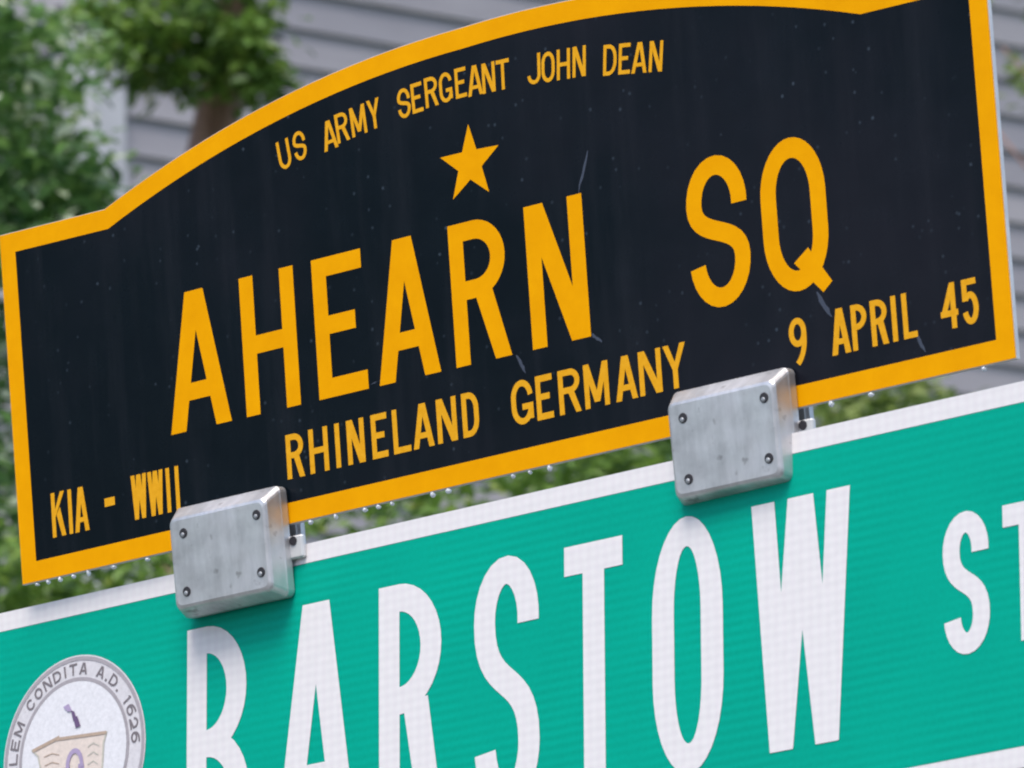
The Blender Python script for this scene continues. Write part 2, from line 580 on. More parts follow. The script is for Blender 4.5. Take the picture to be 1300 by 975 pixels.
BLK = Plane([[0.7590015542, 0.0667239999, 0.6476608283], [-0.1788066859, 0.9778495353, 0.1088046662], [-0.6260549575, -0.1983889971, 0.7541200144]],
            [-0.4361336468, 0.1781449946, 6.9813363038])
GRN = Plane([[0.7403818174, 0.0057113856, 0.6721622903], [-0.1775798730, 0.9660998394, 0.1873939408], [-0.6483056016, -0.2581055606, 0.7162969820]],
            [-0.2819148937, 0.1793660667, 6.8583906402])


def ray(px, py):
    return (M3 @ Vector(((px - 650) / F_PX, (py - 487.5) / F_PX, 1))).normalized()


def at(px, py, dist):
    d = ray(px, py)
    return CAM + d * (dist / d.y)


# ------------------------------------------------------------------ the setting: ground, road, pavement
g = mesh_obj("ground", [(-600, -600, 0), (600, -600, 0), (600, 600, 0), (-600, 600, 0)], [(0, 1, 2, 3)], MAT["ground"])
tag(g, "flat grassy ground reaching to the horizon", None, None, "structure")
r = mesh_obj("road", [(-80, -9, .004), (80, -9, .004), (80, 4.6, .004), (-80, 4.6, .004)], [(0, 1, 2, 3)], MAT["asphalt"])
tag(r, "dark asphalt road under the camera", None, None, "structure")
pv = box("pavement", (-80, 4.75, 0.0), (80, 8.2, 0.13), MAT["concrete"])
tag(pv, "pale concrete pavement beside the road", None, None, "structure")
kb = box("kerb", (-80, 4.6, 0.0), (80, 4.747, 0.14), MAT["concrete"], None, 0.012)
tag(kb, "concrete kerb between road and pavement", None, None, "structure")
mk = mesh_obj("road_marking", [(-80, -2.3, .008), (80, -2.3, .008), (80, -2.18, .008), (-80, -2.18, .008)], [(0, 1, 2, 3)], MAT["road_paint"])
tag(mk, "yellow centre line painted on the road", None, None, "structure")

# ------------------------------------------------------------------ the grey clapboard house behind
HOUSE_D = 20.6
HOUSE_ROT = math.radians(37)
corner = at(117, 150, HOUSE_D)
HM = Matrix.Translation((corner.x, corner.y, 0)) @ Matrix.Rotation(HOUSE_ROT, 4, 'Z')
house = empty("clapboard_house", HM)
tag(house, "grey clapboard house standing behind the signs and trees", "house")
HW, HD, HH = 9.0, 8.0, 9.6
box("wall", (0.03, 0.03, 0), (HW - 0.03, HD - 0.03, HH), MAT["clap"], house)
EXPO = 0.1095


def board_mesh(length, side):
    """A bevel-edged clapboard: thick lower edge, thin upper edge."""
    hgt, tk, tn = EXPO + 0.012, 0.024, 0.007
    prof = [(0.0, 0.0), (-tk, 0.0), (-tk, 0.004), (-tn, hgt), (0.0, hgt)]
    n = len(prof)
    v = [(0, p[0], p[1]) for p in prof] + [(length, p[0], p[1]) for p in prof]
    f = [tuple(range(n))[::-1], tuple(range(n, 2 * n))]
    f += [(i, (i + 1) % n, n + (i + 1) % n, n + i) for i in range(n)]
    if side:                                     # side wall: length along +y, proud towards -x
        v = [(p[1], HD - 0.24 - p[0], p[2]) for p in v]
        f = [t for t in f]
    me = bpy.data.meshes.new("clapboard")
    me.from_pydata(v, [], f)
    bm = bmesh.new()
    bm.from_mesh(me)
    bmesh.ops.recalc_face_normals(bm, faces=bm.faces[:])
    bm.to_mesh(me)
    bm.free()
    me.materials.append(MAT["clap"])
    return me


TRIM = 0.105
me_f = board_mesh(HW - 2 * TRIM, False)
me_s = board_mesh(HD - 0.24, True)
PHASE = 0.076
nb = int((HH - 0.55) / EXPO)
for i in range(nb):
    z = 0.30 + PHASE + i * EXPO
    fr_ = random.choice((.07, .13, .22, .35, .5, .62, .78)) + random.uniform(-.03, .03)
    LB = HW - 2 * TRIM
    for xs, ln in ((0.0, fr_ * LB - .0015), (fr_ * LB + .0015, LB * (1 - fr_) - .0015)):
        o = bpy.data.objects.new("clapboard", me_f)
        COL.objects.link(o)
        o.parent = house
        o.location = (TRIM + xs, 0.03 - 0.0005 * (i % 2) - random.uniform(0, 0.0015), z)
        o.scale = (ln / LB, 1, 1)
    o = bpy.data.objects.new("clapboard", me_s)
    COL.objects.link(o)
    o.parent = house
    o.location = (0.03 - random.uniform(0, 0.0015), 0.12, z)
for x0 in (0, HW - TRIM):
    box("corner_board", (x0 - (0.012 if x0 == 0 else 0), -0.012, 0.02), (x0 + TRIM - .001, 0.06, HH - .02), MAT["trim"], house, 0.004)
box("corner_board", (-0.010, 0.062, 0.02), (0.05, 0.062 + 0.055, HH - .02), MAT["trim"], house, 0.004)
box("corner_board", (-0.012, HD - 0.119, 0.02), (0.05, HD - 0.02, HH - .02), MAT["trim"], house, 0.004)
box("foundation", (-0.02, -0.02, 0), (HW + .02, HD + .02, 0.32), MAT["concrete"], house)
rf = box("roof", (-0.45, -0.45, HH), (HW + 0.45, HD + 0.45, HH + 0.28), MAT["trim"], house, 0.02)
box("roof_membrane", (-0.40, -0.40, HH + .283), (HW + 0.40, HD + 0.40, HH + 0.30), MAT["roof"], rf)


def window(x, z, w=0.95, h=1.55, front=True):
    fr = empty("window")
    fr.parent = house
    if front:
        fr.location = (x, 0.0, z)
    else:
        fr.matrix_local = Matrix.Translation((0, x, z)) @ Matrix.Rotation(-math.pi / 2, 4, 'Z')
    y0, y1 = -0.055, 0.02
    for nm, lo, hi in (("casing", (-.11, y0, 0), (0, y1, h)), ("casing", (w, y0, 0), (w + .11, y1, h)), ("casing", (-.13, y0 - .01, h + .001), (w + .13, y1, h + .13)),
                       ("sill", (-.15, y0 - .05, -.06), (w + .15, y1, -.001))):
        box(nm, lo, hi, MAT["trim"], fr, 0.004)
    for k in range(2):
        zz = k * h / 2
        yy = -0.035 + 0.02 * k - 0.01
        box("rail", (0.001, yy, zz + .001), (w - .001, yy + .03, zz + .05), MAT["trim"], fr)
        box("pane", (0.002, yy + .012, zz + .052), (w - .002, yy + .018, zz + h / 2 - .002), MAT["glass"], fr)


for z in (1.2, 4.2, 7.2):
    window(4.6, z)
    window(7.0, z)
    if z > 2:
        window(4.9, z, front=False)
dr = box("door", (1.6, -0.03, 0.33), (2.5, 0.02, 2.45), MAT["door"], house, 0.004)
box("casing", (1.47, -0.05, 0.33), (1.598, 0.02, 2.6), MAT["trim"], dr)
box("casing", (2.502, -0.05, 0.33), (2.63, 0.02, 2.6), MAT["trim"], dr)
box("handle", (2.38, -0.08, 1.25), (2.43, -0.031, 1.38), MAT["steel"], dr, 0.006)


# ------------------------------------------------------------------ trees
def tube_bm(bm, pts, radii, seg=9):
    rings = []
    for i, (p, r_) in enumerate(zip(pts, radii)):
        p = Vector(p)
        d = (Vector(pts[min(i + 1, len(pts) - 1)]) - Vector(pts[max(i - 1, 0)])).normalized()
        a = d.cross(Vector((0.31, 0.95, 0.05))).normalized()
        b = d.cross(a)
        rings.append([bm.verts.new(p + (a * math.cos(2 * math.pi * k / seg) + b * math.sin(2 * math.pi * k / seg)) * r_ * random.uniform(.92, 1.08)) for k in range(seg)])
    for r0, r1 in zip(rings, rings[1:]):
        for k in range(seg):
            bm.faces.new((r0[k], r0[(k + 1) % seg], r1[(k + 1) % seg], r1[k]))
    bm.faces.new(rings[-1])
    bm.faces.new(rings[0][::-1])


def bent(p0, p1, n=6, wob=0.05):
    p0, p1 = Vector(p0), Vector(p1)
    r_ = []
    for i in range(n + 1):
        t = i / n
        q = p0.lerp(p1, t)
        if 0 < i < n:
            q += Vector((random.uniform(-wob, wob), random.uniform(-wob, wob), random.uniform(-wob, wob) * .4))
        r_.append(q)
    return r_


def leaves(name, blobs, size, mat, parent, origin, shade=(0, 1), pale=0.0):
    """blobs: (centre, radii, count, clumps): leaf-sized folded faces in clumps through the volume."""
    V, Fc, S = [], [], []
    for c, rad, cnt, ncl in blobs:
        clumps = []
        for _ in range(ncl):
            while True:
                q = Vector((random.uniform(-1, 1), random.uniform(-1, 1), random.uniform(-1, 1)))
                if 0.12 < q.length < 1:
                    break
            q = q.normalized() * (q.length ** 0.55)
            clumps.append((Vector((c[0] + q.x * rad[0], c[1] + q.y * rad[1], c[2] + q.z * rad[2])), random.gauss(0, 0.13)))
        spread = (rad[0] * rad[1] * rad[2] / ncl) ** (1 / 3) * 0.85
        for _ in range(cnt):
            cc, tone = random.choice(clumps)
            p = cc + Vector((random.gauss(0, spread), random.gauss(0, spread), random.gauss(0, spread * .8))) - origin
            L = size * random.uniform(0.65, 1.25)
            Wd = L * random.uniform(0.38, 0.52)
            az = random.uniform(0, 2 * math.pi)
            ax = Vector((math.cos(az), math.sin(az), random.uniform(-0.9, 0.35))).normalized()
            nr = Vector((random.gauss(0, .5), random.gauss(0, .5) - .15, 1)).normalized()
            sd_ = ax.cross(nr).normalized()
            nr = sd_.cross(ax)
            b = len(V)
            V.extend([p, p + ax * L * .35 + sd_ * Wd * .5 + nr * L * .07, p + ax * L * .75 + sd_ * Wd * .36 + nr * L * .04, p + ax * L - nr * L * .08,
                      p + ax * L * .75 - sd_ * Wd * .36 + nr * L * .04, p + ax * L * .35 - sd_ * Wd * .5 + nr * L * .07, p + ax * L * .5])
            Fc.extend([(b, b + 1, b + 2, b + 6), (b + 2, b + 3, b + 6), (b, b + 6, b + 4, b + 5), (b + 6, b + 3, b + 4)])
            s_ = min(0.93, max(0, random.gauss(.42, .2) + tone))
            s_ = shade[0] + (shade[1] - shade[0]) * s_
            if random.random() < pale:
                s_ = random.uniform(.955, 1.0)
            S.extend([s_] * 4)
    o = mesh_obj(name, V, Fc, mat, parent)
    a = o.data.attributes.new("shade", 'FLOAT', 'FACE')
    a.data.foreach_set("value", S)
    tag(o, None, None, None, "stuff")
    return o


def tree(name, label, base, trunk_top, r0, r1, limbs, blobs, leaf, leafmat, barkmat, pale=0.0, wob=0.06, via=None, group="leafy trees behind the signs"):
    base = Vector(base)
    t = empty(name, loc=base)
    tag(t, label, "tree", group)
    pts = bent((0, 0, -0.05), Vector(trunk_top) - base, 9, wob) if not via else [Vector((0, 0, -.05))] + [Vector(q) - base for q in via]
    bm = bmesh.new()
    tube_bm(bm, pts, [r0 + (r1 - r0) * i / (len(pts) - 1) for i in range(len(pts))], 11)
    bm_obj("trunk", bm, barkmat, t, True)
    for a, e, ra in limbs:
        bm = bmesh.new()
        s = pts[int(a)]
        q = bent(s, Vector(e) - base, 5, wob * .8)
        tube_bm(bm, q, [ra * (1 - .75 * i / 5) for i in range(6)], 7)
        bm_obj("limb", bm, barkmat, t, True)
    leaves("crown", blobs, leaf, leafmat, t, base, pale=pale)
    return t


# left-hand tree, filling the left edge of the picture
dA = 14.2
cA = at(-520, 330, dA)
baseA = (cA.x - 0.1, cA.y + 0.2, 0)
pA = dA / F_PX / math.cos(math.radians(13))
tree("leafy_tree", "dense bluish green tree with pale spots along the left edge of the picture", baseA, (cA.x, cA.y + .1, cA.z + .35), 0.10, 0.05,
     [(6, at(-150, 300, dA), .03), (7, at(-60, 110, dA + .1), .026), (5, at(-180, 620, dA - .1), .03), (7, at(-800, 50, dA), .03), (6, at(-900, 500, dA), .03)],
     [((cA.x, cA.y, cA.z), (.86, .75, .80), 6500, 300), (tuple(at(20, 180, dA)), (.13, .5, .20), 1150, 60), (tuple(at(-20, 60, dA)), (.16, .5, .16), 1000, 50),
      (tuple(at(-30, 420, dA)), (.14, .5, .24), 1200, 40), (tuple(at(95, 245, dA)), (.085, .3, .06), 420, 20), (tuple(at(-10, 680, dA)), (.12, .4, .16), 700, 30)],
     0.047, MAT["leaf_a"], MAT["bark"], pale=0.10)

# tree with the reddish trunk whose boughs hang in front of the house
dB = 16.6
cB = at(330, -800, dB)
viaB = [at(200, 3200, dB), at(215, 1800, dB), at(232, 900, dB), at(245, 420, dB), at(263, 220, dB), at(282, 120, dB), at(300, 20, dB), at(320, -150, dB), at(325, -350, dB), at(330, -700, dB)]
bB = at(196, 4400, dB)
tree("hanging_tree", "tree with reddish brown trunk and leaves hanging before the grey house", (bB.x, bB.y, 0), cB, 0.075, 0.030,
     [(7, at(200, 40, dB), .018), (7, at(345, 20, dB - .1), .016), (8, at(60, -420, dB), .035), (8, at(800, -600, dB), .035), (9, at(330, -1000, dB), .03)],
     [((cB.x, cB.y, cB.z), (1.05, .9, .95), 4200, 160), (tuple(at(200, 45, dB - .2)), (.10, .2, .075), 420, 24), (tuple(at(318, 52, dB - .2)), (.065, .15, .080), 420, 24),
      (tuple(at(175, 80, dB - .2)), (.065, .15, .040), 200, 14), (tuple(at(232, 105, dB - .2)), (.035, .1, .040), 80, 8), (tuple(at(330, 112, dB - .2)), (.040, .1, .030), 110, 8),
      (tuple(at(265, 60, dB - .2)), (.07, .1, .05), 200, 12), (tuple(at(235, -40, dB - .1)), (.22, .25, .07), 700, 30), (tuple(at(130, 15, dB - .2)), (.05, .1, .06), 160, 10)],
     0.047, MAT["leaf_b"], MAT["bark_red"], wob=0.03, via=viaB)

# low trees seen in the slit between the two signs
dC = 13.6
cC = at(420, 1260, dC)
tree("low_tree", "low bushy green tree seen in the gap between the two signs", (cC.x, cC.y, 0), (cC.x + .05, cC.y, cC.z + .3), 0.09, 0.04,
     [(6, at(0, 1000, dC), .03), (6, at(800, 900, dC), .03), (7, at(420, 800, dC), .03)],
     [((cC.x, cC.y, cC.z), (1.15, .9, .80), 9000, 320), (tuple(at(620, 640, dC)), (.32, .5, .11), 1300, 60), (tuple(at(120, 750, dC)), (.18, .4, .08), 900, 30),
      (tuple(at(800, 600, dC)), (.14, .4, .11), 900, 30)],
     0.045, MAT["leaf_b"], MAT["bark"])
dD = 15.5
cD = at(1080, 1080, dD)
tree("young_tree", "young olive green tree behind the right half of the green sign", (cD.x, cD.y + .1, 0), (cD.x + .05, cD.y, cD.z + .3), 0.06, 0.03,
     [(6, at(950, 800, dD), .02), (7, at(1180, 700, dD), .02), (7, at(1080, 620, dD), .02)],
     [((cD.x, cD.y, cD.z), (.55, .5, .82), 4200, 130), (tuple(at(1100, 530, dD)), (.11, .3, .055), 520, 24), (tuple(at(1215, 500, dD)), (.035, .1, .035), 50, 5)],
     0.045, MAT["leaf_c"], MAT["bark"])
dE = 17.5
cE = at(1520, -160, dE)
tree("thin_tree", "thin brownish twiggy tree at the right edge beside the black sign", (cE.x + .1, cE.y, 0), (cE.x, cE.y, cE.z + .3), 0.06, 0.03,
     [(7, at(1272, 60, dE), .012), (7, at(1265, 165, dE), .012), (8, at(1400, -300, dE), .02)],
     [((cE.x, cE.y, cE.z), (.40, .4, .45), 2200, 80), (tuple(at(1305, 110, dE)), (.035, .15, .07), 60, 8)],
     0.042, MAT["leaf_c"], MAT["bark_red"])

# unseen tree and row house, added to block low sky and mirror in the signs
tree("added_street_tree", "big dark street tree, unseen, added left of the signs to darken their reflection", (-9.6, 9.4, 0), (-9.5, 9.4, 4.4), .17, .09,
     [(7, (-11, 8.6, 5.4), .07), (7, (-8.4, 10.2, 5.6), .07), (8, (-9.4, 8.2, 6.2), .06)],
     [((-9.6, 9.2, 5.2), (2.7, 2.9, 3.0), 9000, 200)], 0.24, MAT["leaf_b"], MAT["bark"], group=None)
rh = empty("added_row_house", loc=(0, -14.5, 0))
tag(rh, "brick row house across the road, unseen, added behind the camera to block low sky", "house")
box("wall", (-15, -7, 0), (15, 0, 7.6), MAT["brick"], rh)
box("roof", (-15.3, -7.3, 7.602), (15.3, .35, 7.95), MAT["roof"], rh)
for k in range(9):
    for zz in (1.0, 4.5):
        x_ = -13.6 + k * 3.1
        w_ = box("window", (x_, -.05, zz), (x_ + 1.1, .03, zz + 1.7), MAT["trim"], rh, .01)
        box("pane", (x_ + .09, .031, zz + .09), (x_ + 1.01, .036, zz + 1.61), MAT["glass"], w_)

# ------------------------------------------------------------------ the green street sign
gs = empty("street_sign", GRN.m4)
tag(gs, "long green street sign with white lettering, below the black sign", "sign")
ZG = 0.0
gt = GRN.fit_line((0, 805), (1300, 508))
gb = GRN.fit_line((1146, 974), (1300, 948))
yt = 0.5 * (gt(GRN.uv(0, 805)[0]) + gt(GRN.uv(1300, 508)[0]))
yb = GRN.uv(1225, 961)[1]
u0 = GRN.uv(-62, 900)[0]
u1 = GRN.uv(1455, 700)[0]
GBW = 0.0175


def rrect(x0, y0, x1, y1, r_, n=6):
    p = []
    for cx_, cy_, a in ((x1 - r_, y1 - r_, 0), (x0 + r_, y1 - r_, 90), (x0 + r_, y0 + r_, 180), (x1 - r_, y0 + r_, 270)):
        p += ell(cx_, cy_, r_, r_, a, a + 90, n)
    return p


def plate(name, outline, thick, z, mat, parent):
    """Flat plate of the given outline, front face at z."""
    n = len(outline)
    v = [(p[0], p[1], z) for p in outline] + [(p[0], p[1], z - thick) for p in outline]
    f = [tuple(range(n)), tuple(range(2 * n - 1, n - 1, -1))] + [(i, n + i, n + (i + 1) % n, (i + 1) % n) for i in range(n)]
    return mesh_obj(name, v, f, mat, parent)


def ring(name, outer, inner, z, mat, parent):
    n = len(outer)
    v = [(p[0], p[1], z) for p in outer] + [(p[0], p[1], z) for p in inner]
    return mesh_obj(name, v, [(i, (i + 1) % n, n + (i + 1) % n, n + i) for i in range(n)], mat, parent)


o_out = rrect(u0 - GBW, yb - GBW, u1 + GBW, yt + GBW, 0.030)
o_in = rrect(u0, yb, u1, yt, 0.0125)
plate("plate", o_out, 0.003, -0.0003, MAT["alu"], gs)
mesh_obj("face", [(p[0], p[1], 0.0) for p in o_in], [tuple(range(len(o_in)))], MAT["green"], gs)
ring("border", rrect(u0 - GBW + .0004, yb - GBW + .0004, u1 + GBW - .0004, yt + GBW - .0004, 0.0296), rrect(u0 - .0003, yb - .0003, u1 + .0003, yt + .0003, 0.0125), 0.0002, MAT["white"], gs)

cap_top = GRN.fit_line((240, 800.5), (1079, 616))
cap_bot = GRN.fit_line((979, 956.5), (1061.5, 940))
ht = 0.0
for px, py in ((979, 956.5), (1061.5, 940)):
    pu, pv_ = GRN.uv(px, py)
    ht += 0.5 * (cap_top(pu) - pv_)
HG = ht
SG = 0.0238
for ch, l, rr, ym in (('B', 237.5, 314, 960), ('A', 350, 453, 1082), ('R', 481.5, 562, 860), ('S', 602.5, 685, 860), ('T', 716.5, 790.5, 700), ('O', 828.5, 918.5, 815), ('W', 954, 1079.5, 629)):
    x0 = GRN.uv(l, ym)[0]
    x1 = GRN.uv(rr, ym)[0]
    xm = 0.5 * (x0 + x1)
    ov = 0.004 if ch in 'SO' else 0.0
    put(ch, x0, cap_top(xm) - HG - ov, x1 - x0, HG + 2 * ov, SG, 0.0004, MAT["white"], gs)
HS = 0.1165
yS = GRN.uv(1225, 831)[1]
for ch, l, rr in (('S', 1198, 1256.5), ('T', 1275, 1338)):
    x0, x1 = GRN.uv(l, 745)[0], GRN.uv(rr, 745)[0]
    put(ch, x0, yS + (0.002 if ch == 'T' else 0), x1 - x0, HS - (0.004 if ch == 'T' else 0), 0.0172, 0.0004, MAT["white"], gs)

# round seal at the left end
sc_u, sc_v = GRN.uv(94.5, 957.5)
SR = GRN.uv(103, 833.5)[1] - sc_v
SR = abs(SR) * 1.02


def circ(r_, n=64):
    return [(sc_u + r_ * math.cos(2 * math.pi * i / n), sc_v + r_ * math.sin(2 * math.pi * i / n)) for i in range(n)]


seal = mesh_obj("city_seal", [(p[0], p[1], 0.0005) for p in circ(SR)], [tuple(range(64))], MAT["seal_ground"], gs)
ring("rim", circ(SR * .985), circ(SR * .945), 0.0008, MAT["seal_grey"], seal)
mesh_obj("field", [(p[0], p[1], 0.0008) for p in circ(SR * .735)], [tuple(range(64))], MAT["seal_field"], seal)
ring("inner_rim", circ(SR * .775), circ(SR * .738), 0.0008, MAT["seal_grey"], seal)
txt = "SALEM CONDITA A.D. 1626"
a_start, a_end = 200.0, -2.0
adv = [{'I': .55, '1': .6, '.': .45, ' ': .75, 'M': 1.25}.get(c, 1.0) for c in txt]
tot = sum(adv)
acc = 0.0
for c, ad in zip(txt, adv):
    a = math.radians(a_start + (a_end - a_start) * (acc + ad / 2) / tot)
    acc += ad
    if c == ' ':
        continue
    wch = SR * 0.112 * ad if c != '.' else SR * .05
    rb = SR * .80
    rot = a - math.pi / 2
    px_ = sc_u + rb * math.cos(a) - math.cos(rot) * wch / 2
    py_ = sc_v + rb * math.sin(a) - math.sin(rot) * wch / 2
    put(c, px_, py_, wch, SR * .120, SR * .022, 0.0008, MAT["seal_ink"], seal, rot)
# shield with a folded top line, the bird above it and the figure on it
def sq(*pts):
    return [(sc_u + SR * x, sc_v + SR * y) for x, y in pts]


shp = sq((-.58, .12), (-.22, .19), (.46, .15), (.42, .05), (.40, -.30), (.02, -.62), (-.40, -.32), (-.50, .05))
mesh_obj("shield", [(p[0], p[1], 0.0010) for p in shp], [tuple(range(len(shp)))[::-1]], MAT["seal_peach"], seal)
flat("shield_outline", strip(shp, SR * .022, True), 0.0012, MAT["seal_olive"], seal)
flat("shield_band", strip(sq((-.58, .115), (-.20, .20)), SR * .035) + strip(sq((-.24, .185), (.46, .15)), SR * .032), 0.0014, MAT["seal_tan"], seal)
flat("bird", [sq((-.04, .45), (.01, .43), (.05, .33), (.00, .33)), sq((.00, .36), (.05, .38), (.10, .27), (.03, .26))], 0.0016, MAT["seal_violet"], seal)
flat("bird_wing", [sq((-.15, .50), (-.07, .52), (-.02, .44), (-.08, .44))], 0.0016, MAT["seal_lilac"], seal)
flat("figure", strip(ell(sc_u + SR * .02, sc_v - SR * .12, SR * .10, SR * .15, 190, -10, 12), SR * .05), 0.0016, MAT["seal_lilac"], seal)
flat("figure_robe", [sq((-.13, -.13), (-.05, -.11), (-.02, -.42), (-.17, -.44))], 0.0014, MAT["seal_violet"], seal)
flat("figure_robe", [sq((.07, -.11), (.15, -.12), (.18, -.42), (.06, -.42))], 0.0014, MAT["seal_lilac"], seal)
for k in range(5):
    flat("shield_line", strip(sq((-.42 + .015 * k, .03 - .09 * k), (-.30, .05 - .09 * k), (-.20, .02 - .09 * k)), SR * .010), 0.0013, MAT["seal_tan"], seal)
    flat("shield_line", strip(sq((.20, .04 - .09 * k), (.28, .07 - .09 * k), (.36 - .01 * k, .03 - .09 * k)), SR * .010), 0.0013, MAT["seal_olive"], seal)

# ------------------------------------------------------------------ the black memorial sign
bs = empty("memorial_sign", BLK.m4)
tag(bs, "black arched memorial sign with yellow border, star and lettering", "sign")
BL_, BR_, TL_ = BLK.uv(28.5, 743), BLK.uv(1291, 455), BLK.uv(-1, 299)
WB = BR_[0] - BL_[0]
HBs = 0.5 * ((TL_[1] - BL_[1]) + 0.318)
y0b = 0.5 * (BL_[1] + BR_[1])
BW = 0.0186
c_star = BLK.uv(596, 206)
shL = BLK.uv(132.5, 265.4)
xL, xR = BL_[0] * .5 + TL_[0] * .5, BR_[0]
xc = 0.5 * (xL + xR)
yS_ = shL[1]
half = xc - shL[0]
arch_px = [(221.5, 196), (307.7, 147), (423, 91.5), (490, 66.5), (555, 45.4)]
# best circle through the arch: sagitta from the measured points
best = None
for k in range(40, 200):
    sag = k * 0.001
    Rr = (half * half + sag * sag) / (2 * sag)
    e = 0
    for q in arch_px:
        u, v = BLK.uv(*q)
        e += (math.hypot(u - xc, v - (yS_ + sag - Rr)) - Rr) ** 2
    if best is None or e < best[0]:
        best = (e, sag, Rr)
SAG, RA = best[1], best[2]
yC = yS_ + SAG - RA
print("sign", WB, HBs, "arch", SAG, RA, "err", math.sqrt(best[0] / len(arch_px)), "star", c_star, "xc", xc, "xL,xR", xL, xR, "ybot", BL_, BR_, "sh", shL, TL_)


def outline(ins):
    """Outline inset by ins: bottom edge, right side, right shoulder, arch, left shoulder, left side."""
    A = []
    yb_ = lambda x: BL_[1] + (BR_[1] - BL_[1]) * (x - BL_[0]) / (BR_[0] - BL_[0])
    lx = lambda y: BL_[0] + (TL_[0] - BL_[0]) * (y - BL_[1]) / (TL_[1] - BL_[1])
    ysh = yS_ - ins
    R2 = RA - ins
    a = math.asin(min(1, (ysh - yC) / R2))
    A.append((lx(y0b) + ins, yb_(xL) + ins))
    A.append((xR - ins, yb_(xR) + ins))
    A.append((xR - ins, ysh + 0.012))
    n = 40
    for i in range(n + 1):
        t = a + (math.pi - 2 * a) * i / n
        q_ = (xc + R2 * math.cos(t), yC + R2 * math.sin(t))
        A.append((q_[0] + .004 * max(0, math.cos(t)), q_[1] + 0.014 * max(0.0, (q_[0] - xc) / half)))
    A.append((lx(ysh) + ins, ysh + (TL_[1] - yS_) * 1.0))
    return A


OUT = outline(0.0)
INN = outline(BW)
plate("plate", OUT, 0.004, -0.0003, MAT["alu"], bs)
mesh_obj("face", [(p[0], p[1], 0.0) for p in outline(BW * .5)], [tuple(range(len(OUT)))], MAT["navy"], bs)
ring("border", outline(0.0006), INN, 0.0003, MAT["amber"], bs)
ZL = 0.0003

# main line
SM = 0.0161
base = BLK.fit_line((217.8, 552.3), (750.8, 427.0))
capH = 0.0
for bq, tq in (((313.8, 532), (300, 355)), ((406, 510), (393, 334.6)), ((677, 444), (664, 264))):
    capH += (BLK.uv(*tq)[1] - BLK.uv(*bq)[1]) / 3
for ch, l, rr in (('A', 217.8, 294.8), ('H', 313.8, 382.5), ('E', 406, 468.6), ('A', 482.5, 560.6), ('R', 580, 650.8), ('N', 677, 750.8)):
    yl = 552.3 + (427.0 - 552.3) * (l - 217.8) / 533.0
    yr = 552.3 + (427.0 - 552.3) * (rr - 217.8) / 533.0
    a_, b_ = BLK.uv(l, yl), BLK.uv(rr, yr)
    put(ch, a_[0], 0.5 * (a_[1] + b_[1]), b_[0] - a_[0], capH, SM, ZL, MAT["amber"], bs)
for ch, l, rr, ytop, ybt in (('S', 873.5, 951, 197.5, 389.5), ('Q', 967, 1050.5, 174.5, 369.5)):
    ym = 0.5 * (ytop + ybt)
    a_, b_ = BLK.uv(l, ym), BLK.uv(rr, ym)
    xm_ = 0.5 * (l + rr)
    t_, q_ = BLK.uv(xm_ - 6, ytop), BLK.uv(xm_ + 6, ybt)
    put(ch, a_[0], q_[1], b_[0] - a_[0], t_[1] - q_[1], SM, ZL, MAT["amber"], bs)


def line(specs, b0, b1, hpx, s, mat, squeeze=1.0):
    f = BLK.fit_line(b0, b1)
    sl = (b1[1] - b0[1]) / (b1[0] - b0[0])
    for ch, l, rr in specs:
        xm_ = 0.5 * (l + rr)
        yb_ = b0[1] + sl * (xm_ - b0[0])
        ym = yb_ - hpx / 2
        a_, b_ = BLK.uv(l, ym - sl * (xm_ - l)), BLK.uv(rr, ym + sl * (rr - xm_))
        h_ = BLK.uv(xm_, yb_ - hpx)[1] - BLK.uv(xm_, yb_)[1]
        um = 0.5 * (a_[0] + b_[0])
        put(ch, a_[0], f(um), b_[0] - a_[0], h_, s, ZL, mat, bs)


line((('R', 364, 386), ('H', 393, 417), ('I', 424.5, 433.5), ('N', 441, 463), ('E', 472, 492), ('L', 499, 521), ('A', 524, 550.5), ('N', 555, 580), ('D', 587, 608),
      ('G', 649.5, 677), ('E', 681, 702), ('R', 709.5, 737), ('M', 742, 773), ('A', 781, 808.5), ('N', 811.5, 840), ('Y', 843, 871.5)), (364, 609.5), (870, 490.5), 57, 0.0053, MAT["amber2"])
line((('K', 66, 83), ('I', 87, 92), ('A', 94.5, 112.5), ('W', 167.5, 187), ('W', 188.5, 208), ('I', 211.5, 216.5), ('I', 223, 228)), (69, 682.5), (225, 648.5), 57, 0.0045, MAT["amber2"])
line((('-', 133, 146),), (133, 667), (146, 664), 57, 0.0062, MAT["amber2"])
line((('9', 1002.5, 1024.5), ('A', 1055, 1079), ('P', 1081.5, 1101), ('R', 1106, 1127), ('I', 1132, 1139), ('L', 1146, 1163.5), ('4', 1194, 1216), ('5', 1221.5, 1242)), (1012, 462.5), (1232, 412), 59, 0.0051, MAT["amber2"])
